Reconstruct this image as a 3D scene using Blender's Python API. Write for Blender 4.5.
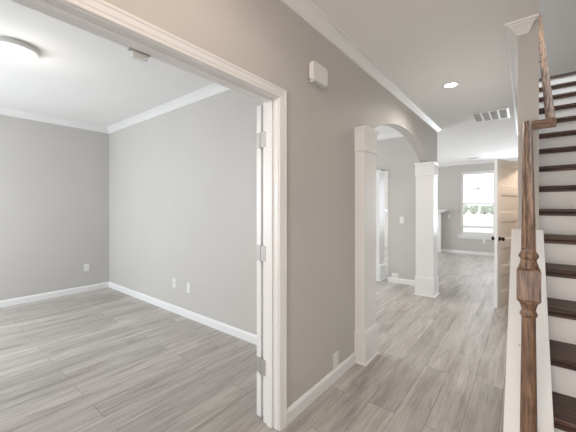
import bpy, bmesh, math, random
from mathutils import Vector, Matrix
random.seed(7)
PI = math.pi
SC = bpy.context.scene
for o in list(bpy.data.objects):
    bpy.data.objects.remove(o, do_unlink=True)
COL = SC.collection

# ------------------------------------------------------------------ camera
cam_d = bpy.data.cameras.new('camera')
cam = bpy.data.objects.new('camera', cam_d)
COL.objects.link(cam)
cam_d.sensor_width = 36.0
cam_d.lens = 301.0 / 576.0 * 36.0
cam_d.shift_y = -8.0 / 576.0
cam_d.clip_start = 0.02
cam_d.clip_end = 500
cam.location = (0, 0, 1.37)
cam.rotation_euler = (PI / 2, 0, math.radians(38.3))
SC.camera = cam

# ------------------------------------------------------------------ world, exposure
SC.view_settings.view_transform = 'Standard'
SC.view_settings.look = 'None'
SC.view_settings.exposure = 0.46
SC.view_settings.gamma = 1.0
SC.view_settings.use_curve_mapping = False
world = bpy.data.worlds.new('overcast_sky')
SC.world = world
world.use_nodes = True
bg = world.node_tree.nodes['Background']
bg.inputs[0].default_value = (0.93, 0.96, 1.0, 1)
bg.inputs[1].default_value = 1.4

# ------------------------------------------------------------------ daylight through windows, added fill, and lamps
def area(name, loc, rot, sx, sy, power, col=(1, 1, 1), spread=180):
    l = bpy.data.lights.new(name, 'AREA')
    l.shape = 'RECTANGLE'; l.size = sx; l.size_y = sy
    l.energy = power; l.color = col; l.spread = math.radians(spread)
    o = bpy.data.objects.new(name, l)
    o.location = loc; o.rotation_euler = rot
    COL.objects.link(o)
    return o
def bulb(name, loc, power, col=(1, 1, 1), r=0.08):
    l = bpy.data.lights.new(name, 'POINT')
    l.energy = power; l.color = col; l.shadow_soft_size = r
    o = bpy.data.objects.new(name, l)
    o.location = loc
    COL.objects.link(o)
    return o
DAY = (0.89, 0.945, 1.0)
WARM = (1.0, 0.70, 0.50)
# front window of the left room (shines +Y)
area('daylight_front_room', (-4.25, -1.32, 1.5), (1.22, 0, 0), 1.8, 1.6, 62, (.86, .93, 1))
# front door glass and transom of the foyer (shines +Y)
area('daylight_foyer', (-0.1, -1.30, 1.4), (PI / 2, 0, 0), 1.1, 2.0, 10, (1.0, 0.88, 0.80), 105)
# dining window (shines +X)
area('daylight_dining', (-5.88, 3.9, 1.5), (PI / 2, 0, -PI / 2), 1.8, 1.6, 92, DAY)
# family room window (shines -Y)
area('daylight_family', (-0.05, 10.5, 1.5), (PI / 2, 0, PI), 0.9, 1.8, 52, DAY)
area('kitchen_side_fill', (-6.85, 8.3, 1.35), (PI / 2, 0, -PI / 2), 2.4, 2.0, 135, DAY)  # added unseen side opening, shines +X to graze the far wall
# unseen upstairs opening, added to light the stairwell (shines -X)
area('upstairs_fill', (1.30, 3.6, 4.3), (PI / 2, 0, PI / 2), 1.6, 1.2, 92, DAY)

# ------------------------------------------------------------------ materials
def mat(name):
    m = bpy.data.materials.new(name); m.use_nodes = True
    return m, m.node_tree.nodes, m.node_tree.links, m.node_tree.nodes['Principled BSDF']
def paint(name, col, rough=0.6, var=0.015, bump=0.02):
    m, N, L, P = mat(name)
    tc = N.new('ShaderNodeTexCoord')
    n = N.new('ShaderNodeTexNoise'); n.inputs['Scale'].default_value = 2.0; n.inputs['Detail'].default_value = 3
    L.new(tc.outputs['Object'], n.inputs['Vector'])
    r = N.new('ShaderNodeValToRGB')
    r.color_ramp.elements[0].position = 0.3; r.color_ramp.elements[1].position = 0.7
    r.color_ramp.elements[0].color = (*[c * (1 - var) for c in col], 1)
    r.color_ramp.elements[1].color = (*[min(1, c * (1 + var)) for c in col], 1)
    L.new(n.outputs['Fac'], r.inputs['Fac']); L.new(r.outputs['Color'], P.inputs['Base Color'])
    n2 = N.new('ShaderNodeTexNoise'); n2.inputs['Scale'].default_value = 180
    L.new(tc.outputs['Object'], n2.inputs['Vector'])
    b = N.new('ShaderNodeBump'); b.inputs['Strength'].default_value = bump; b.inputs['Distance'].default_value = 0.002
    L.new(n2.outputs['Fac'], b.inputs['Height']); L.new(b.outputs['Normal'], P.inputs['Normal'])
    P.inputs['Roughness'].default_value = rough
    return m
def plain(name, col, rough=0.4, metal=0.0):
    m, N, L, P = mat(name)
    tc = N.new('ShaderNodeTexCoord')
    n = N.new('ShaderNodeTexNoise'); n.inputs['Scale'].default_value = 30
    L.new(tc.outputs['Object'], n.inputs['Vector'])
    mp = N.new('ShaderNodeMapRange'); mp.inputs['To Min'].default_value = rough * 0.9; mp.inputs['To Max'].default_value = rough * 1.1
    L.new(n.outputs['Fac'], mp.inputs['Value']); L.new(mp.outputs['Result'], P.inputs['Roughness'])
    P.inputs['Base Color'].default_value = (*col, 1)
    P.inputs['Metallic'].default_value = metal
    return m
def glow(name, col, strength):
    m, N, L, P = mat(name)
    P.inputs['Base Color'].default_value = (0.9, 0.9, 0.88, 1)
    P.inputs['Emission Color'].default_value = (*col, 1)
    P.inputs['Emission Strength'].default_value = strength
    P.inputs['Roughness'].default_value = 0.3
    return m
def wood(name, dark, mid, light, axis='Y', rough=0.4, scale=1.0, ring=1.0, tilt=0.0, wv=0.22):
    """solid wood, grain running along the given object axis"""
    m, N, L, P = mat(name)
    tc = N.new('ShaderNodeTexCoord'); mp = N.new('ShaderNodeMapping')
    s = {'X': (0.09, 1, 1), 'Y': (1, 0.09, 1), 'Z': (1, 1, 0.09)}[axis]
    mp.inputs['Scale'].default_value = tuple(k * scale for k in s)
    rt = N.new('ShaderNodeMapping'); rt.inputs['Rotation'].default_value = (0.02 - tilt, 0.02, 0.02); rt.inputs['Location'].default_value = (.013, .03, .017)
    L.new(tc.outputs['Object'], rt.inputs['Vector']); L.new(rt.outputs['Vector'], mp.inputs['Vector'])
    w = N.new('ShaderNodeTexWave'); w.wave_type = 'RINGS'; w.rings_direction = {'X': 'X', 'Y': 'Y', 'Z': 'Z'}[axis]
    w.inputs['Scale'].default_value = 22 * ring; w.inputs['Distortion'].default_value = 7; w.inputs['Detail'].default_value = 3
    w.inputs['Detail Scale'].default_value = 1.6
    L.new(mp.outputs['Vector'], w.inputs['Vector'])
    n = N.new('ShaderNodeTexNoise'); n.inputs['Scale'].default_value = 75; n.inputs['Detail'].default_value = 5; n.inputs['Roughness'].default_value = 0.7
    L.new(mp.outputs['Vector'], n.inputs['Vector'])
    mx = N.new('ShaderNodeMath'); mx.operation = 'MULTIPLY_ADD'; mx.inputs[1].default_value = wv
    L.new(w.outputs['Fac'], mx.inputs[0])
    m2 = N.new('ShaderNodeMath'); m2.operation = 'MULTIPLY'; m2.inputs[1].default_value = 0.9 - wv * .5
    L.new(n.outputs['Fac'], m2.inputs[0]); L.new(m2.outputs[0], mx.inputs[2])
    r = N.new('ShaderNodeValToRGB'); e = r.color_ramp.elements
    e[0].position = 0.34; e[0].color = (*dark, 1); e[1].position = 0.74; e[1].color = (*light, 1)
    k = e.new(0.52); k.color = (*mid, 1)
    L.new(mx.outputs[0], r.inputs['Fac']); L.new(r.outputs['Color'], P.inputs['Base Color'])
    P.inputs['Roughness'].default_value = rough
    return m
def laminate(name):
    m, N, L, P = mat(name)
    tc = N.new('ShaderNodeTexCoord')
    sw = N.new('ShaderNodeMapping'); sw.inputs['Rotation'].default_value = (0, 0, PI / 2); sw.inputs['Location'].default_value = (0.35, 0.132, 0)
    L.new(tc.outputs['Object'], sw.inputs['Vector'])
    def brick(c1, c2, mortar, msize):
        b = N.new('ShaderNodeTexBrick'); b.offset = 0.37; b.offset_frequency = 2
        b.inputs['Scale'].default_value = 1; b.inputs['Brick Width'].default_value = 1.22; b.inputs['Row Height'].default_value = 0.185
        b.inputs['Mortar Size'].default_value = msize; b.inputs['Mortar Smooth'].default_value = 0.1
        b.inputs['Color1'].default_value = c1; b.inputs['Color2'].default_value = c2; b.inputs['Mortar'].default_value = mortar
        b.inputs['Bias'].default_value = 0
        L.new(sw.outputs['Vector'], b.inputs['Vector'])
        return b
    rnd = brick((0, 0, 0, 1), (1, 1, 1, 1), (0.5, 0.5, 0.5, 1), 0.0)
    # offset the grain per plank
    sc = N.new('ShaderNodeVectorMath'); sc.operation = 'MULTIPLY'; sc.inputs[1].default_value = (3.7, 9.1, 5.0)
    L.new(rnd.outputs['Color'], sc.inputs[0])
    ad = N.new('ShaderNodeVectorMath'); ad.operation = 'ADD'
    L.new(tc.outputs['Object'], ad.inputs[0]); L.new(sc.outputs['Vector'], ad.inputs[1])
    def grain(scale, stretch, detail, dist=0.0):
        mp = N.new('ShaderNodeMapping'); mp.inputs['Scale'].default_value = (1, stretch, 1)
        L.new(ad.outputs['Vector'], mp.inputs['Vector'])
        n = N.new('ShaderNodeTexNoise'); n.inputs['Scale'].default_value = scale; n.inputs['Detail'].default_value = detail
        n.inputs['Roughness'].default_value = 0.6; n.inputs['Distortion'].default_value = dist
        L.new(mp.outputs['Vector'], n.inputs['Vector'])
        return n
    g1 = grain(11, 0.10, 4, 0.8)
    g2 = grain(60, 0.05, 4, 0.3)
    g3 = grain(5, 0.22, 5, 1.5)
    r1 = N.new('ShaderNodeValToRGB'); e = r1.color_ramp.elements
    e[0].position = 0.30; e[0].color = (0.36, 0.317, 0.282, 1)
    e[1].position = 0.68; e[1].color = (0.57, 0.53, 0.488, 1)
    k = e.new(0.48); k.color = (0.475, 0.438, 0.402, 1)
    L.new(g1.outputs['Fac'], r1.inputs['Fac'])
    # fine streaks
    r2 = N.new('ShaderNodeMapRange'); r2.inputs['From Min'].default_value = 0.3; r2.inputs['From Max'].default_value = 0.7
    r2.inputs['To Min'].default_value = 0.83; r2.inputs['To Max'].default_value = 1.12
    L.new(g2.outputs['Fac'], r2.inputs['Value'])
    mu = N.new('ShaderNodeMixRGB'); mu.blend_type = 'MULTIPLY'; mu.inputs[0].default_value = 1
    L.new(r1.outputs['Color'], mu.inputs[1]); L.new(r2.outputs['Result'], mu.inputs[2])
    # dark smears and knots
    r3 = N.new('ShaderNodeMapRange'); r3.inputs['From Min'].default_value = 0.28; r3.inputs['From Max'].default_value = 0.42
    r3.inputs['To Min'].default_value = 0.55; r3.inputs['To Max'].default_value = 1.0
    L.new(g3.outputs['Fac'], r3.inputs['Value'])
    mu2 = N.new('ShaderNodeMixRGB'); mu2.blend_type = 'MULTIPLY'; mu2.inputs[0].default_value = 0.6
    L.new(mu.outputs['Color'], mu2.inputs[1]); L.new(r3.outputs['Result'], mu2.inputs[2])
    g4 = grain(120, 0.07, 5, 1.0)
    r5 = N.new('ShaderNodeMapRange'); r5.inputs['From Min'].default_value = 0.36; r5.inputs['From Max'].default_value = 0.5
    r5.inputs['To Min'].default_value = 0.72; r5.inputs['To Max'].default_value = 1.0
    L.new(g4.outputs['Fac'], r5.inputs['Value'])
    mu5 = N.new('ShaderNodeMixRGB'); mu5.blend_type = 'MULTIPLY'; mu5.inputs[0].default_value = 0.55
    L.new(mu2.outputs['Color'], mu5.inputs[1]); L.new(r5.outputs['Result'], mu5.inputs[2]); mu2 = mu5
    # plank to plank tone
    r4 = N.new('ShaderNodeMapRange'); r4.inputs['To Min'].default_value = 0.86; r4.inputs['To Max'].default_value = 1.08
    L.new(rnd.outputs['Color'], r4.inputs['Value'])
    mu3 = N.new('ShaderNodeMixRGB'); mu3.blend_type = 'MULTIPLY'; mu3.inputs[0].default_value = 1
    L.new(mu2.outputs['Color'], mu3.inputs[1]); L.new(r4.outputs['Result'], mu3.inputs[2])
    seam = brick((1, 1, 1, 1), (1, 1, 1, 1), (0.56, 0.53, 0.50, 1), 0.0021)
    mu4 = N.new('ShaderNodeMixRGB'); mu4.blend_type = 'MULTIPLY'; mu4.inputs[0].default_value = 1
    L.new(mu3.outputs['Color'], mu4.inputs[1]); L.new(seam.outputs['Color'], mu4.inputs[2])
    L.new(mu4.outputs['Color'], P.inputs['Base Color'])
    bp = N.new('ShaderNodeBump'); bp.inputs['Strength'].default_value = 0.25; bp.inputs['Distance'].default_value = 0.001
    L.new(seam.outputs['Color'], bp.inputs['Height']); L.new(bp.outputs['Normal'], P.inputs['Normal'])
    P.inputs['Roughness'].default_value = 0.36
    return m

M_WALL = paint('greige_wall_paint', (0.55, 0.528, 0.498), 0.55)
M_CEIL = paint('flat_ceiling_paint', (0.87, 0.862, 0.85), 0.9)
M_TRIM = paint('white_trim_paint', (0.81, 0.805, 0.795), 0.34, 0.01, 0.005)
M_FLOOR = laminate('grey_oak_laminate')
M_OAK = wood('stained_oak_along_y', (0.06, 0.032, 0.019), (0.22, 0.13, 0.08), (0.42, 0.275, 0.185), 'Y', 0.52, tilt=math.atan(.787))
M_OAKZ = wood('stained_oak_upright', (0.06, 0.032, 0.019), (0.22, 0.13, 0.08), (0.42, 0.275, 0.185), 'Z', 0.38, wv=.04)
M_OAKX = wood('stained_oak_along_x', (0.06, 0.032, 0.019), (0.22, 0.13, 0.08), (0.42, 0.275, 0.185), 'X', 0.38)
M_TREAD = wood('dark_walnut_stain', (0.016, 0.007, 0.004), (0.060, 0.026, 0.016), (0.14, 0.072, 0.047), 'X', 0.5, 0.8)
M_NICK = plain('satin_nickel', (0.50, 0.485, 0.46), 0.5, 0.7)
M_BRONZE = plain('dark_bronze', (0.05, 0.035, 0.028), 0.35, 0.9)
M_PLAST = plain('white_plastic', (0.80, 0.79, 0.77), 0.35)
M_SLOT = plain('dark_slot', (0.05, 0.05, 0.05), 0.6)
M_GRILLE = plain('grey_vent_mesh', (0.62, 0.62, 0.61), 0.7)
M_DOME = glow('lit_frosted_glass', (1.0, 0.97, 0.92), 1.6)
M_LENS = glow('lit_downlight_lens', (1.0, 0.95, 0.86), 9.0)
M_GRASS = plain('winter_lawn', (0.60, 0.60, 0.55), 0.9)
M_ROAD = plain('pale_concrete', (0.42, 0.42, 0.41), 0.9)
M_LEAF = paint('tree_foliage', (0.52, 0.57, 0.47), 0.9, 0.15, 0.2)  # foliage colour lightened to carry distant haze and overexposure
M_BARK = plain('tree_bark', (0.16, 0.12, 0.09), 0.9)
M_STONE = plain('black_slate', (0.04, 0.04, 0.045), 0.3)
def glassmat():
    m, N, L, P = mat('window_glass')
    t = N.new('ShaderNodeBsdfTransparent'); g = N.new('ShaderNodeBsdfGlossy'); g.inputs['Roughness'].default_value = 0.02
    mx = N.new('ShaderNodeMixShader'); mx.inputs[0].default_value = 0.06
    L.new(t.outputs[0], mx.inputs[1]); L.new(g.outputs[0], mx.inputs[2])
    L.new(mx.outputs[0], N['Material Output'].inputs['Surface'])
    return m
M_GLASS = glassmat()

# ------------------------------------------------------------------ mesh helpers
def box(bm, a, b):
    x0, y0, z0 = [min(a[i], b[i]) for i in range(3)]
    x1, y1, z1 = [max(a[i], b[i]) for i in range(3)]
    v = [bm.verts.new(p) for p in ((x0,y0,z0),(x1,y0,z0),(x1,y1,z0),(x0,y1,z0),(x0,y0,z1),(x1,y0,z1),(x1,y1,z1),(x0,y1,z1))]
    for f in ((0,3,2,1),(4,5,6,7),(0,1,5,4),(1,2,6,5),(2,3,7,6),(3,0,4,7)):
        bm.faces.new([v[i] for i in f])
def prism(bm, pts, axis, lo, hi):
    """outline in the two other axes, pushed along axis from lo to hi"""
    def P(p, t):
        return {'X': (t, p[0], p[1]), 'Y': (p[0], t, p[1]), 'Z': (p[0], p[1], t)}[axis]
    A = [bm.verts.new(P(p, lo)) for p in pts]; B = [bm.verts.new(P(p, hi)) for p in pts]
    bm.faces.new(A); bm.faces.new(B[::-1])
    n = len(pts)
    for i in range(n):
        bm.faces.new((A[i], B[i], B[(i+1) % n], A[(i+1) % n]))
def sweep(bm, pts, prof, N=(0, 0, 1), closed=False):
    """profile (a, b): a to the right of travel, b along N; mitred corners"""
    N = Vector(N).normalized(); P = [Vector(p) for p in pts]; n = len(P)
    rings = []
    for i in range(n):
        dirs = []
        if i > 0 or closed: dirs.append((P[i] - P[i-1]).normalized())
        if i < n - 1 or closed: dirs.append((P[(i+1) % n] - P[i]).normalized())
        rs = [d.cross(N).normalized() for d in dirs]
        m = rs[0] if len(rs) == 1 else (rs[0] + rs[1]) / (1 + rs[0].dot(rs[1]))
        rings.append([bm.verts.new(P[i] + m * a + N * b) for a, b in prof])
    k = len(prof)
    for i in range(n if closed else n - 1):
        A, B = rings[i], rings[(i+1) % n]
        for j in range(k):
            bm.faces.new((A[j], B[j], B[(j+1) % k], A[(j+1) % k]))
    if not closed:
        bm.faces.new(rings[0]); bm.faces.new(rings[-1][::-1])
    return rings
def squares(bm, cx, cy, rows):
    """stack of square rings (half width, z)"""
    R = []
    for h, z in rows:
        R.append([bm.verts.new((cx + sx*h, cy + sy*h, z)) for sx, sy in ((-1,-1),(1,-1),(1,1),(-1,1))])
    for A, B in zip(R, R[1:]):
        for j in range(4): bm.faces.new((A[j], A[(j+1) % 4], B[(j+1) % 4], B[j]))
    bm.faces.new(R[0][::-1]); bm.faces.new(R[-1])
def lathe(bm, c, rows, seg=28, axis='Z'):
    R = []
    for r, t in rows:
        ring = []
        for k in range(seg):
            a = 2 * PI * k / seg; u, w = r * math.cos(a), r * math.sin(a)
            p = {'Z': (u, w, t), 'X': (t, u, w), 'Y': (u, t, w)}[axis]
            ring.append(bm.verts.new((c[0]+p[0], c[1]+p[1], c[2]+p[2])))
        R.append(ring)
    for A, B in zip(R, R[1:]):
        for j in range(seg): bm.faces.new((A[j], A[(j+1) % seg], B[(j+1) % seg], B[j]))
    bm.faces.new(R[0][::-1]); bm.faces.new(R[-1])
def obj(name, bm, m, parent=None, smooth=False, bevel=0.0, origin=None):
    bmesh.ops.recalc_face_normals(bm, faces=bm.faces)
    me = bpy.data.meshes.new(name); 
    if origin is not None:
        bmesh.ops.translate(bm, vec=-Vector(origin), verts=bm.verts)
    bm.to_mesh(me); bm.free()
    me.materials.append(m)
    o = bpy.data.objects.new(name, me); COL.objects.link(o)
    if origin is not None: o.location = origin
    if parent is not None:
        o.parent = parent
    if smooth:
        for p in me.polygons: p.use_smooth = True
        md = o.modifiers.new('edge', 'EDGE_SPLIT'); md.split_angle = math.radians(38)
    if bevel:
        b = o.modifiers.new('bevel', 'BEVEL'); b.width = bevel; b.segments = 2; b.limit_method = 'ANGLE'
    return o
def NB(): return bmesh.new()
def boxes(*bs):
    bm = NB()
    for a, b in bs: box(bm, a, b)
    return bm
def struct(name, bm, m, parent=None, **k):
    o = obj(name, bm, m, parent, **k)
    if parent is None: o['kind'] = 'structure'
    return o
def tag(o, label, cat, group=None):
    o['label'] = label; o['category'] = cat
    if group: o['group'] = group
    return o
def thing(name, loc, label, cat, group=None, rotz=0):
    o = bpy.data.objects.new(name, None); COL.objects.link(o)
    o.location = loc; o.rotation_euler = (0, 0, rotz); o.empty_display_size = 0.1
    return tag(o, label, cat, group)

# ------------------------------------------------------------------ plan
H = 2.74
HX = -1.195; HB = -1.315          # hall wall: hall face, room face
RL = -5.68; RY = 2.18; FY = -1.10 # left room: left face, end face; front wall inner face
DY0 = 2.32; DY = 5.55; DYB = 5.66 # dining room between
FARY = 10.30; KX = -6.6
SR = 1.06                         # stair side wall of the house
SL, SW = -0.045, 0.075            # stair wall faces
WE = 2.84                         # its end
D0, D1 = -0.17, 1.415             # double door opening
DH = 2.045
TOP = 5.5

struct('floor', boxes(((KX-.12, FY-.12, -0.12), (SR+.12, FARY+.12, 0))), M_FLOOR)
for a, b in (((KX-.12, FY-.12, H), (SW, FARY+.12, H+.30)), ((SW, FY-.12, H), (SR+.12, 1.0, H+.30)), ((SW, 5.32, H), (SR+.12, FARY+.12, H+.30))):
    struct('ceiling', boxes((a, b)), M_CEIL)
# hall wall with double door opening and arch (arc from capital to capital)
A0, A1, AZ, AR = 2.74, 5.06, 2.08, 0.30
half = (A1 - A0) / 2; R_ = (half*half + AR*AR) / (2*AR); ca = math.asin(half / R_)
arc = []
for k in range(33):
    a = -ca + 2*ca*k/32
    arc.append(((A0+A1)/2 + R_*math.sin(a), AZ + AR - R_ + R_*math.cos(a)))
out = [(FY, 0), (D0-.02, 0), (D0-.02, DH+.02), (D1+.02, DH+.02), (D1+.02, 0), (A0-.02, 0)] + [(A0-.02, AZ-.01)] + arc + [(A1+.02, AZ-.01), (A1+.02, 0), (DYB, 0), (DYB, H), (FY, H)]
bm = NB(); prism(bm, out, 'X', HB, HX); struct('wall_hall', bm, M_WALL)
# left room
struct('wall_left', boxes(((RL-.12, FY-.12, 0), (RL, DY0, H))), M_WALL)
struct('wall_partition', boxes(((RL, RY, 0), (HB, DY0, H))), M_WALL)
W0, W1, WZ0, WZ1 = -5.2, -3.3, 0.65, 2.25
struct('wall_front', boxes(((RL, FY-.12, 0), (W0, FY, H)), ((W1, FY-.12, 0), (-.70, FY, H)), ((W0, FY-.12, 0), (W1, FY, WZ0)), ((W0, FY-.12, WZ1), (W1, FY, H)),
       ((-.70, FY-.12, 2.5), (.50, FY, H)), ((.50, FY-.12, 0), (SR, FY, H))), M_WALL)
# dining
struct('wall_dining_side', boxes(((RL-.12, DY0, 0), (RL, 3.0, H)), ((RL-.12, 4.8, 0), (RL, DYB, H)), ((RL-.12, 3.0, 0), (RL, 4.8, .65)), ((RL-.12, 3.0, 2.3), (RL, 4.8, H))), M_WALL)
struct('wall_dining_end', boxes(((-2.015, DY, 0), (HB, DYB, H)), ((-3.9, DY, 2.08), (-2.015, DYB, H)), ((RL, DY, 0), (-3.9, DYB, H))), M_WALL)
# kitchen and family room
struct('wall_kitchen_side', boxes(((KX-.12, DYB, 0), (KX, 7.1, H)), ((KX-.12, 9.5, 0), (KX, FARY+.12, H)), ((KX-.12, 7.1, 2.35), (KX, 9.5, H)), ((KX-.12, 7.1, 0), (KX, 9.5, .35)), ((KX, DYB-.11, 0), (RL-.12, DYB, H))), M_WALL)
G0, G1, GZ0, GZ1 = -1.545, -0.645, 0.565, 2.44     # window_1
K0, K1 = -0.50, 0.40                           # window_2 beside it
Q0, Q1 = -5.7, -3.5                            # patio opening
struct('wall_far', boxes(((KX, FARY, 0), (G0, FARY+.12, H)),
       ((G0, FARY, 0), (G1, FARY+.12, GZ0)), ((G0, FARY, GZ1), (G1, FARY+.12, H)), ((G1, FARY, 0), (K0, FARY+.12, H)),
       ((K0, FARY, 0), (K1, FARY+.12, GZ0)), ((K0, FARY, GZ1), (K1, FARY+.12, H)), ((K1, FARY, 0), (SR+.12, FARY+.12, H))), M_WALL)
# right side of the house, up through the stairwell
struct('wall_right', boxes(((SR, FY-.12, 0), (SR+.12, 2.9, TOP)), ((SR, 2.9, 0), (SR+.12, 4.3, 3.75)), ((SR, 2.9, 4.9), (SR+.12, 4.3, TOP)), ((SR, 4.3, 0), (SR+.12, FARY, TOP))), M_WALL)
C0, C1 = 4.93, 5.69                            # closet doorway
struct('wall_stair', boxes(((SL, WE, 0), (SW, C0, H)), ((SL, C0, 2.05), (SW, C1, H)), ((SL, C1, 0), (SW, 7.0, H)), ), M_WALL)
struct('wall_closet', boxes(((SW, 6.9, 0), (SR, 7.0, H))), M_WALL)
struct('wall_stairwell', boxes(((SL, 1.0, H+.30), (SW, 6.6, TOP))), M_WALL)
struct('wall_upstairs', boxes(((SW, 6.5, H+.30), (SR, 6.6, TOP))), M_WALL)
struct('wall_landing', boxes(((SW, .90, H+.30), (SR, 1.0, TOP))), M_WALL)
struct('ceiling_upstairs', boxes(((SL, .90, TOP), (SR+.12, 6.6, TOP+.1))), M_CEIL)

# ------------------------------------------------------------------ mouldings
CROWN = [(0, -.080), (.010, -.080), (.013, -.068), (.020, -.062), (.028, -.052), (.045, -.032), (.058, -.022), (.064, -.012), (.078, -.010), (.082, 0), (0, 0)]
BASE = [(0, 0), (.015, 0), (.015, .072), (.011, .082), (.006, .092), (0, .092)]
def crown(n, pts, **k):
    bm = NB(); sweep(bm, [(x, y, H) for x, y in pts], CROWN, **k); return struct('trim_%d' % n, bm, M_TRIM)
def base(name, *paths):
    bm = NB()
    for p in paths: sweep(bm, [(x, y, 0) for x, y in p], BASE)
    return struct('baseboard_' + name, bm, M_TRIM)
bm = NB()
rg = sweep(bm, [(HX, FY, H), (HX, DYB, H), (KX, DYB, H), (KX, FARY, H), (SR, FARY, H), (SR, 7.0, H), (SL, 7.0, H), (SL, WE, H), (.05, WE, H)], CROWN)
# the return on the wall end is cut back at a slant
for v, (a, b) in zip(rg[-1], CROWN): v.co.x = 0.012 + a * 0.75
struct('trim_1', bm, M_TRIM)
crown(2, [(HB, RY), (HB, FY), (RL, FY), (RL, RY)], closed=True)
crown(3, [(HB, DY), (HB, DY0), (RL, DY0), (RL, DY)], closed=True)
base('hall', [(HX, D1+.063), (HX, 2.52)], [(HX, FY), (HX, D0-.063)], [(HX, 5.27), (HX, DYB), (-2.0, DYB)])
base('front_room', [(HB, D0-.08), (HB, FY), (RL, FY), (RL, RY), (HB, RY), (HB, D1+.08)])
base('dining', [(HB, 2.60), (HB, DY0), (RL, DY0), (RL, DY), (-3.9, DY)], [(-2.015, DY), (HB, DY), (HB, 5.34)])
base('far', [(-2.06, FARY), (SR, FARY)])
base('stair', [(SL, 7.0), (SL, C1+.06)], [(SL, C0-.06), (SL, WE)])

# double door frame: jambs, stops, casings
FX0, FX1 = HB, HX
bm = NB()
box(bm, (FX0, D1, 0), (FX1, D1+.02, DH+.02)); box(bm, (FX0, D0-.02, 0), (FX1, D0, DH+.02)); box(bm, (FX0, D0, DH), (FX1, D1, DH+.02))
struct('trim_4', bm, M_TRIM, bevel=0.0015)
bm = NB()
STP = [(-.0, 0), (.012, 0), (.012, .045), (0, .045)]
box(bm, (-1.281, D1-.012, 0), (-1.236, D1, DH)); box(bm, (-1.281, D0, 0), (-1.236, D0+.012, DH)); box(bm, (-1.281, D0+.012, DH-.012), (-1.236, D1-.012, DH))
struct('trim_5', bm, M_TRIM, bevel=0.002)
CAS = [(0, 0), (0, .009), (.004, .012), (.014, .012), (.020, .015), (.040, .017), (.047, .021), (.054, .021), (.057, .018), (.057, 0)]
bm = NB()
sweep(bm, [(HX, D1+.005, 0), (HX, D1+.005, DH+.005), (HX, D0-.005, DH+.005), (HX, D0-.005, 0)], CAS, (1, 0, 0))
struct('trim_6', bm, M_TRIM)
bm = NB()
sweep(bm, [(HB, D0-.005, 0), (HB, D0-.005, DH+.005), (HB, D1+.005, DH+.005), (HB, D1+.005, 0)], CAS, (-1, 0, 0))
struct('trim_7', bm, M_TRIM)
# closet door frame casing (hall side)
bm = NB()
sweep(bm, [(SL, C0-.003, 0), (SL, C0-.003, 2.05), (SL, C1+.003, 2.05), (SL, C1+.003, 0)], CAS, (-1, 0, 0))
struct('trim_8', bm, M_TRIM)

# ------------------------------------------------------------------ doors
def hinge(parent, z):
    bm = NB()
    box(bm, (-1.383, 1.4205, z-.050), (-1.3495, 1.4235, z+.050))      # plate on the door edge
    box(bm, (-1.341, 1.4115, z-.050), (-1.300, 1.4150, z+.050))      # plate on the jamb
    lathe(bm, (-1.344, 1.414, z), [(.0055, -.052), (.0065, -.050), (.0065, .050), (.0055, .052)], 12)
    for dz in (-.035, 0, .035):
        lathe(bm, (-1.366, 1.4205, z+dz), [(.004, -.0010), (.004, .0)], 8, 'Y')
        lathe(bm, (-1.318, 1.4115, z+dz), [(.004, -.0010), (.004, .0)], 8, 'Y')
    return obj('hinge', bm, M_NICK, parent)
LX0, LX1, LY0, LY1 = -1.386, -1.349, 1.4235, 2.16
def panel_leaf(bm, w, h, t, rails, stile, n):
    """door leaf from (0,0,0) along +x, thickness along y, recessed panels between rails"""
    box(bm, (stile*.9, .0125, .01), (w-stile*.9, t-.0125, h-.01))
    box(bm, (0, 0, 0), (stile, t, h)); box(bm, (w-stile, 0, 0), (w, t, h))
    for z0, z1 in rails:
        box(bm, (stile, 0, z0), (w-stile, t, z1))
    edges = [(rails[i][1], rails[i+1][0]) for i in range(len(rails)-1)]
    for z0, z1 in edges:                       # sloped sticking round each panel
        for y, s in ((0, 1), (t, -1)):
            a = [(stile, z0), (w-stile, z0), (w-stile, z1), (stile, z1)]
            b = [(stile+.022, z0+.022), (w-stile-.022, z0+.022), (w-stile-.022, z1-.022), (stile+.022, z1-.022)]
            A = [bm.verts.new((p[0], y+s*.001, p[1])) for p in a]; B = [bm.verts.new((p[0], y+s*.0123, p[1])) for p in b]
            for j in range(4): bm.faces.new((A[j], A[(j+1) % 4], B[(j+1) % 4], B[j]))
RAILS = [(0, .20), (.43, .55), (.80, .92), (1.17, 1.29), (1.54, 1.66), (1.92, 2.03)]
bm = NB(); panel_leaf(bm, LY1-LY0, 2.025, LX1-LX0, [(0, .20), (.43, .55), (.80, .92), (1.17, 1.29), (1.54, 1.66), (1.92, 2.025)], .11, 5)
bmesh.ops.transform(bm, matrix=Matrix(((0,1,0,LX0),(1,0,0,LY0),(0,0,1,.012),(0,0,0,1))), verts=bm.verts)
d1 = struct('door_1', bm, M_TRIM)
for z in (1.808, 1.079, .350): hinge(d1, z)
# closet door, ajar
ang = math.atan2(5.68-4.975, -.058+.303)
bm = NB(); panel_leaf(bm, .75, 2.03, .035, RAILS, .11, 5)
d2 = struct('door_2', bm, M_TRIM)
d2.location = (-.303, 4.975, .012); d2.rotation_euler = (0, 0, ang)
bm = NB()
for y, s in ((0, -1), (.035, 1)):
    lathe(bm, (.062, y, .935), [(.001, s*.062), (.018, s*.060), (.027, s*.050), (.027, s*.040), (.016, s*.030), (.010, s*.022), (.010, s*.008), (.030, s*.006), (.031, 0)], 16, 'Y')
obj('door_knob', bm, M_BRONZE, d2, smooth=True)

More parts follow.
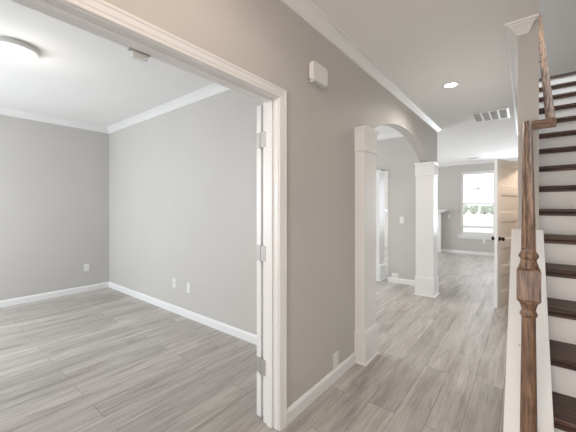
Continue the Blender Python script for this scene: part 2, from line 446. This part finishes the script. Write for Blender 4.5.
# ------------------------------------------------------------------ arch columns
def column(cx, cy, label):
    t = thing('square_column', (cx, cy, 0), label, 'column', 'white square columns of the openings')
    bm = NB(); squares(bm, 0, 0, [(.152, 0), (.152, .008), (.143, .018), (.143, .262), (.141, .272), (.135, .290), (.132, .296)])
    obj('base', bm, M_TRIM, t)
    bm = NB(); squares(bm, 0, 0, [(.131, .295), (.131, 1.885)]); obj('shaft', bm, M_TRIM, t, bevel=.002)
    bm = NB(); squares(bm, 0, 0, [(.131, 1.868), (.139, 1.872), (.142, 1.884), (.139, 1.894), (.139, 2.047), (.142, 2.053), (.148, 2.067), (.151, 2.071), (.151, 2.085)])
    obj('capital', bm, M_TRIM, t)
    return t
column(-1.236, 2.607, 'white square column nearest the camera, at the left end of the hall arch')
column(-1.24, 5.137, 'white square column at the far right end of the hall arch')
column(-2.288, 5.63, 'white square column seen deep through the arch beside the grey dining wall')

# ------------------------------------------------------------------ window_1 and its twin
def sash_window(name, x0, x1, z0, z1, y):
    bm = NB()
    f = .045
    box(bm, (x0, y+.02, z0), (x0+f, y+.11, z1)); box(bm, (x1-f, y+.02, z0), (x1, y+.11, z1))
    box(bm, (x0+f, y+.02, z1-f), (x1-f, y+.11, z1)); box(bm, (x0+f, y+.02, z0), (x1-f, y+.11, z0+f))
    w = struct(name, bm, M_TRIM)
    mid = 1.505
    bm = NB(); a, b = x0+f, x1-f
    box(bm, (a, y+.035, z0+f), (a+.03, y+.06, mid+.015)); box(bm, (b-.03, y+.035, z0+f), (b, y+.06, mid+.015))
    box(bm, (a+.03, y+.035, z0+f), (b-.03, y+.06, z0+f+.045)); box(bm, (a+.03, y+.035, mid-.02), (b-.03, y+.06, mid+.015))
    obj('lower_sash', bm, M_TRIM, w)
    bm = NB()
    box(bm, (a, y+.065, mid-.015), (a+.03, y+.09, z1-f)); box(bm, (b-.03, y+.065, mid-.015), (b, y+.09, z1-f))
    box(bm, (a+.03, y+.065, z1-f-.03), (b-.03, y+.09, z1-f)); box(bm, (a+.03, y+.065, mid-.015), (b-.03, y+.09, mid+.015))
    obj('upper_sash', bm, M_TRIM, w)
    bm = NB(); cx = (a+b)/2; cz = (mid+z1-f-.015)/2
    box(bm, (cx-.013, y+.066, mid), (cx+.013, y+.086, z1-f)); box(bm, (a, y+.066, cz-.013), (b, y+.086, cz+.013))
    obj('muntin', bm, M_TRIM, w)
    bm = NB(); box(bm, (a, y+.045, z0+f), (b, y+.049, mid)); box(bm, (a, y+.075, mid), (b, y+.079, z1-f))
    obj('pane', bm, M_GLASS, w)
    bm = NB(); box(bm, (x0-.07, y-.035, z0-.025), (x1+.07, y+.03, z0)); obj('sill', bm, M_TRIM, w, bevel=.003)
    bm = NB(); box(bm, (x0-.045, y-.016, z0-.10), (x1+.045, y, z0-.025)); obj('apron', bm, M_TRIM, w)
    return w
w1 = sash_window('window_1', G0, G1, GZ0, GZ1, FARY)
sash_window('window_2', K0, K1, GZ0, GZ1, FARY)

# ------------------------------------------------------------------ fireplace mantel on the far wall
t = thing('fireplace_mantel', (-2.85, FARY, 0), 'white fireplace mantel at the far wall, mostly hidden behind the arch column', 'mantel')
def mbx(name, m, *bs, **k):
    bm = NB()
    for a, b in bs: box(bm, a, b)
    return obj(name, bm, m, t, **k)
mbx('mantel_shelf', M_TRIM, ((-.97, -.24, 1.265), (.97, 0, 1.315)), ((-.90, -.18, 1.225), (.90, 0, 1.265)), bevel=.004)
mbx('frieze', M_TRIM, ((-.80, -.13, 1.0), (.80, 0, 1.225)))
mbx('leg', M_TRIM, ((-.80, -.13, 0), (-.58, 0, 1.0)))
mbx('leg', M_TRIM, ((.58, -.13, 0), (.80, 0, 1.0)))
mbx('surround', M_STONE, ((-.58, -.04, 0), (-.42, 0, 1.0)), ((.42, -.04, 0), (.58, 0, 1.0)), ((-.42, -.04, .80), (.42, 0, 1.0)))
mbx('firebox', M_SLOT, ((-.42, -.02, 0), (.42, 0, .80)))

# ------------------------------------------------------------------ stairs
RISE, RUN, SY0, SZ0 = .1925, .2406, 1.373, .014
XA, XB = SW + .002, SR
st = thing('staircase', (.55, 1.63, 0), 'straight staircase with dark stained treads and white risers beside the wall end', 'staircase')
for n in range(1, 16):
    z = SZ0 + RISE*n; y = SY0 + RUN*n
    bm = NB()
    prism(bm, [(y, z-.006), (y+.003, z-.001), (y+.008, z), (y+RUN+.025, z), (y+RUN+.025, z-.03), (y+.008, z-.03), (y+.002, z-.026), (y, z-.020)], 'X', XA, XB-.02)
    box(bm, (XA, y+.010, z-.050), (XB-.02, y+.026, z-.03))            # scotia under the nosing
    tr = obj('tread', bm, M_TREAD); tr.parent = st; tr.location = Vector((0, 0, 0)) - st.location
    bm = NB(); box(bm, (XA, y+.026, z-RISE if n > 1 else 0), (XB-.02, y+.040, z-.03))
    ri = obj('riser', bm, M_TRIM); ri.parent = st; ri.location = -st.location
z = SZ0 + RISE*16; y = SY0 + RUN*16
bm = NB(); box(bm, (XA, y, z-.03), (XB-.02, y+.12, z)); tr = obj('tread', bm, M_TREAD); tr.parent = st; tr.location = -st.location
bm = NB(); box(bm, (XA, y+.026, z-RISE), (XB-.02, y+.040, z-.03)); tr = obj('riser', bm, M_TRIM); tr.parent = st; tr.location = -st.location
bm = NB(); prism(bm, [(1.62, 0), (1.62, .30), (5.25, .30+3.63*.8), (5.25, 2.6), (2.0, 0)], 'X', XB-.018, XB-.001)
sk = obj('skirt_board', bm, M_TRIM); sk.parent = st; sk.location = -st.location
# upper floor finish
struct('trim_9', boxes(((SW, y+.12, H+.30), (SR, 6.5, H+.315))), M_TREAD)

# knee wall beside the stairs with its sloped cap
CS = .811
def capz(y): return 1.213 + CS*(y-WE)
KY0 = 1.42
bm = NB(); prism(bm, [(KY0, 0), (WE, 0), (WE, capz(WE)-.02), (KY0, capz(KY0)-.02)], 'X', SL, SW)
struct('wall_knee', bm, M_TRIM)
bm = NB(); prism(bm, [(KY0-.03, capz(KY0-.03)), (WE, capz(WE)), (WE, capz(WE)-.02), (KY0-.03, capz(KY0-.03)-.02)], 'X', -.083, .100)
cap = struct('trim_10', bm, M_TRIM, bevel=.002)
bm = NB(); zz = capz(2.10)
lathe(bm, (-.026, 2.10, zz), [(.004, -.001), (.004, .0015)], 10); obj('screw_plug', bm, M_SLOT, cap)

# ------------------------------------------------------------------ railing
NX, NY = .010, 1.72
rl = thing('stair_railing', (NX, NY, .28), 'stained oak stair railing with turned newel post and handrail up the stairs', 'railing')
def loc(o): o.location = Vector(o.location) - rl.location; return o
K = .00445
def nz(v): return 1.37 - (v-208)*K
np_ = None
bm = NB()
c = (NX, NY, 0)
top = [(.004, nz(249.5)), (.015, nz(250)), (.027, nz(251.5)), (.034, nz(254)), (.0365, nz(256)), (.034, nz(257.8)), (.0295, nz(259.0)), (.0285, nz(260.2)), (.0295, nz(261.5)), (.033, nz(264)), (.0365, nz(266.5)), (.036, nz(268)), (.030, nz(268.8)), (.030, nz(272))]
lathe(bm, c, top[::-1], 36)
low = [(.028, nz(298)), (.036, nz(299.8)), (.0375, nz(301.5)), (.033, nz(303.8)), (.029, nz(306.5)), (.0255, nz(309.5)), (.026, nz(311)), (.031, nz(312.5)), (.0325, nz(314.3)), (.030, nz(316)), (.0258, nz(317)), (.026, nz(335)), (.0285, nz(380)), (.031, nz(432)), (.0315, .30)]
lathe(bm, c, low[::-1], 36)
nw = loc(obj('newel_post', bm, M_OAKZ, rl, smooth=True))
bm = NB(); hw = .0425
squares(bm, NX, NY, [(hw-.008, nz(301.3)), (hw-.001, nz(299.3)), (hw, nz(298.3)), (hw, nz(270.6)), (hw-.001, nz(269.8)), (hw-.008, nz(268))])
nb = obj('newel_block', bm, M_OAKZ, nw); nb.location = (0, 0, 0)
# handrails: rounded profile a = across, b = up from the underside
RP = [(-.020, 0), (.020, 0), (.025, .012), (.0225, .022), (.0275, .034), (.027, .046), (.020, .056), (.010, .060), (-.010, .060), (-.020, .056), (-.027, .046), (-.0275, .034), (-.0225, .022), (-.025, .012)]
RS = .787
def rail_loft(bm, pts, ups):
    rings = []
    for (p, side, up) in zip(pts, *ups):
        p, side, up = Vector(p), Vector(side), Vector(up)
        rings.append([bm.verts.new(p + side*a + up*(b-.060)) for a, b in RP])
    k = len(RP)
    for A, B in zip(rings, rings[1:]):
        for j in range(k): bm.faces.new((A[j], B[j], B[(j+1) % k], A[(j+1) % k]))
    bm.faces.new(rings[0]); bm.faces.new(rings[-1][::-1])
RT = 1.997; YC = 2.795
yl = NY + .022
zl = RT + RS*(yl-YC+.027)
bm = NB()
rail_loft(bm, [(NX, yl, zl), (NX, YC-.027, RT), (NX, YC+.027, RT)], ([(1,0,0)]*3, [(0,0,1)]*3))
loc(obj('lower_handrail', bm, M_OAK, rl))
UX = .139
bm = NB()
rail_loft(bm, [(NX+.0276, YC, RT), (UX+.0275, YC, RT)], ([(0,-1,0)]*2, [(0,0,1)]*2))
loc(obj('rail_return', bm, M_OAKX, rl))
bm = NB()
rail_loft(bm, [(UX, YC-.0275, RT+.001), (UX, YC+.02, RT+.001), (UX, 5.45, RT+RS*(5.45-YC-.02))], ([(1,0,0)]*3, [(0,0,1)]*3))
loc(obj('upper_handrail', bm, M_OAK, rl))
for yb in (3.15, 4.15, 5.1):
    zb = RT + RS*(yb-YC-.02) - .06
    bm = NB()
    box(bm, (SW, yb-.018, zb-.10), (SW+.006, yb+.018, zb-.045)); box(bm, (SW+.006, yb-.006, zb-.078), (UX, yb+.006, zb-.066)); box(bm, (UX-.012, yb-.012, zb-.078), (UX+.012, yb+.012, zb+.006))
    loc(obj('bracket', bm, M_BRONZE, rl, bevel=.002))

# ------------------------------------------------------------------ lamps
def dome_light(x, y, z, label, r=.185, power=2.5, col=(1, .93, .84)):
    t = thing('ceiling_light', (x, y, z), label, 'ceiling light')
    bm = NB(); lathe(bm, (0, 0, 0), [(.03, -.030), (r-.004, -.034), (r, -.028), (r, -.018), (r-.010, -.014), (r-.010, .012)], 40)
    obj('rim', bm, M_PLAST, t, smooth=True)
    bm = NB(); R = []
    lathe(bm, (0, 0, 0), [(.004, -.098), (.04, -.096), (.08, -.088), (.115, -.074), (.142, -.056), (r-.030, -.040), (r-.030, -.030)], 40)
    obj('glass_dome', bm, M_DOME, t, smooth=True)
    bm = NB(); lathe(bm, (0, 0, 0), [(.003, -.118), (.008, -.114), (.009, -.108), (.005, -.103), (.011, -.099), (.011, -.094)], 16)
    obj('finial', bm, M_NICK, t, smooth=True)
    bulb('dome_bulb', (x, y, z-.22), power, col, .15)
    return t
dome_light(-3.40, .56, H-.012, r=.168, label='lit frosted dome flush light on the ceiling of the left room')
dome_light(-.35, .20, H, 'lit frosted dome flush light on the foyer ceiling', power=8, col=WARM)
t = thing('recessed_light', (-.655, 3.75, H), 'small lit round recessed light in the hall ceiling', 'recessed light')
bm = NB(); lathe(bm, (0, 0, 0), [(.088, 0), (.088, -.004), (.084, -.006), (.064, -.006), (.062, -.002), (.062, 0)], 32); obj('trim_ring', bm, M_PLAST, t, smooth=True)
bm = NB(); lathe(bm, (0, 0, 0), [(.061, -.0002), (.061, -.0035), (.050, -.005)], 32); obj('lens', bm, M_LENS, t)
sp = bpy.data.lights.new('hall_spot', 'SPOT'); sp.energy = 22; sp.color = (1, .92, .82); sp.spot_size = 2.75; sp.spot_blend = .6; sp.shadow_soft_size = .05
so = bpy.data.objects.new('hall_spot', sp); so.location = (-.655, 3.75, H-.03); COL.objects.link(so)
fill_sp = sp.copy(); fill_sp.energy = 5; fill_so = bpy.data.objects.new('hall_spot', fill_sp); fill_so.location = (-.60, .95, H-.03); COL.objects.link(fill_so)  # added unseen spot without a fixture, its floor bounce lifts the hall ceiling
bulb('closet_bulb', (.50, 5.25, 2.42), 24, (1, .77, .58), .06)

# ------------------------------------------------------------------ vents
t = thing('return_air_vent', (-.41, 5.34, H), 'white rectangular return air grille in the hall ceiling', 'vent')
bm = NB()
x0, x1, y0, y1 = -.23, .23, -.27, .27
xs = [x0+.025 + i*(x1-x0-.05)/4 for i in range(5)]
box(bm, (x0, y0, -.012), (x0+.03, y1, 0)); box(bm, (x1-.03, y0, -.012), (x1, y1, 0)); box(bm, (x0+.03, y0, -.012), (x1-.03, y0+.03, 0)); box(bm, (x0+.03, y1-.03, -.012), (x1-.03, y1, 0))
for x in xs[1:-1]: box(bm, (x-.011, y0+.03, -.011), (x+.011, y1-.03, 0))
obj('frame', bm, M_PLAST, t, bevel=.002)
for i in range(4):
    bm = NB(); box(bm, (xs[i]+.011, y0+.03, -.002), (xs[i+1]-.011, y1-.03, -.0002))
    k = 22
    for j in range(k):
        yy = y0+.035 + j*(y1-y0-.07)/(k-1)
        box(bm, (xs[i]+.011, yy-.004, -.008), (xs[i+1]-.011, yy+.003, -.003))
    obj('grille', bm, M_GRILLE, t)
t = thing('ceiling_vent', (-1.15, 9.62, H), 'slim white supply vent on the far ceiling above the window', 'vent')
bm = NB(); box(bm, (-.17, -.075, -.008), (.17, .075, 0)); obj('frame', bm, M_PLAST, t, bevel=.003)
bm = NB()
for j in range(5): box(bm, (-.14, -.052+j*.024, -.013), (.14, -.044+j*.024, -.007))
obj('louvre', bm, M_GRILLE, t)

# ------------------------------------------------------------------ small fittings
def wall_frame(o, pos, face):
    """local x across the wall, z up, -y out of the wall"""
    o.location = pos; o.rotation_euler = (0, 0, {'-y': 0, '+x': PI/2, '+y': PI, '-x': -PI/2}[face])
def outlet(pos, face, label, w=.072, h=.118, group='wall outlets', kind='duplex'):
    t = thing('wall_outlet', pos, label, 'outlet', group); wall_frame(t, pos, face)
    bm = NB(); box(bm, (-w/2, -.006, -h/2), (w/2, 0, h/2)); obj('plate', bm, M_PLAST, t, bevel=.002)
    if kind == 'duplex':
        for dx, dz in (((0, -.021), (0, .021)) if w < .1 else ((-.026, 0), (.026, 0))):
            bm = NB(); box(bm, (dx-.016, -.0085, dz-.014), (dx+.016, -.006, dz+.014)); s = obj('socket', bm, M_TRIM, t, bevel=.002)
            bm = NB(); box(bm, (dx-.008, -.0090, dz-.003), (dx-.006, -.0086, dz+.006)); box(bm, (dx+.006, -.0090, dz-.003), (dx+.008, -.0086, dz+.006)); box(bm, (dx-.002, -.0090, dz-.010), (dx+.002, -.0086, dz-.006))
            obj('slot', bm, M_SLOT, s)
    elif kind == 'jack':
        bm = NB(); lathe(bm, (0, 0, 0), [(.003, -.016), (.0045, -.014), (.0045, -.009), (.007, -.009), (.007, -.006)], 12, 'Y'); obj('jack', bm, M_NICK, t)
    return t
def switch(pos, face, label):
    t = thing('light_switch', pos, label, 'light switch', 'light switches'); wall_frame(t, pos, face)
    bm = NB(); box(bm, (-.037, -.006, -.06), (.037, 0, .06)); obj('plate', bm, M_PLAST, t, bevel=.002)
    bm = NB(); box(bm, (-.016, -.0095, -.033), (.016, -.006, .033)); obj('rocker', bm, M_TRIM, t, bevel=.002)
    return t
outlet((HX, 2.125, .157), '+x', 'white outlet low on the taupe hall wall just above the baseboard', w=.082)
outlet((RL, 1.835, .39), '+x', 'white outlet on the left wall of the left room near the corner')
outlet((-3.622, RY, .385), '-y', 'left of two white plates on the left room end wall, with a jack', kind='jack')
outlet((-3.294, RY, .375), '-y', 'right of two white plates on the left room end wall')
outlet((-1.882, DY, .135), '-y', 'wide white outlet low on the dining wall seen through the arch', w=.118, h=.076)
outlet((-.943, FARY, .405), '-y', 'white outlet on the far wall below the window')
switch((-1.756, DY, 1.153), '-y', 'white light switch on the grey dining wall seen through the arch')
switch((-1.832, FARY, 1.11), '-y', 'small white switch on the far wall between mantel and window')

# door chime box on hall wall
t = thing('door_chime', (HX, 1.842, 2.33), 'white plastic door chime box high on the hall wall', 'door chime'); wall_frame(t, (HX, 1.842, 2.33), '+x')
bm = NB(); prism(bm, [(-.102, -.045), (-.102, .050), (-.095, .063), (-.075, .072), (.075, .072), (.095, .063), (.102, .050), (.102, -.045), (.088, -.062), (-.088, -.062)], 'Y', -.042, -.004)
obj('cover', bm, M_PLAST, t, bevel=.010)
bm = NB(); box(bm, (-.080, -.040, -.074), (.080, 0, -.058)); obj('base_plate', bm, M_GRILLE, t, bevel=.002)

# roller catch under the head of the double doorway
t = thing('door_catch', (-1.315, .625, DH), 'small metal catch under the head of the double doorway', 'door catch')
bm = NB(); box(bm, (-.012, -.045, -.004), (.012, .045, 0)); obj('strike_plate', bm, M_NICK, t, bevel=.001)
bm = NB(); box(bm, (-.010, -.034, -.030), (.010, .034, -.004)); obj('spring_lip', bm, M_PLAST, t, bevel=.004)

# ------------------------------------------------------------------ outside
GZ = -.5
struct('ground', boxes(((-150, 11.5, GZ-.2), (120, 260, GZ))), M_GRASS)
tag(obj('kerb', boxes(((-60, 33.5, GZ), (40, 34.3, GZ+.12))), M_ROAD), 'grey kerb line across the pale ground outside the far window', 'kerb')
tree_labels = ['leftmost', 'second', 'third', 'fourth', 'fifth', 'sixth']
rr = random.Random(3)
for i in range(6):
    x = -21 + i*2.7; y = 112 + rr.uniform(-4, 4); hgt = rr.uniform(2.6, 3.4)
    t = thing('tree', (x, y, GZ), 'low green tree far outside the window, %s from the left' % tree_labels[i].replace('leftmost', 'first'), 'tree', 'distant trees outside')
    bm = NB(); lathe(bm, (0, 0, 0), [(.22, 0), (.15, 1.2), (.10, hgt*.6)], 8); obj('trunk', bm, M_BARK, t)
    bm = NB()
    for k in range(40):
        c = Vector((rr.uniform(-.85, .85), rr.uniform(-.6, .6), hgt*rr.uniform(.2, .85)))
        r = bmesh.ops.create_icosphere(bm, subdivisions=2, radius=rr.uniform(.4, .6), matrix=Matrix.Translation(c))
        for v in r['verts']: v.co += Vector([rr.uniform(-.12, .12) for _ in range(3)])
    obj('crown', bm, M_LEAF, t)
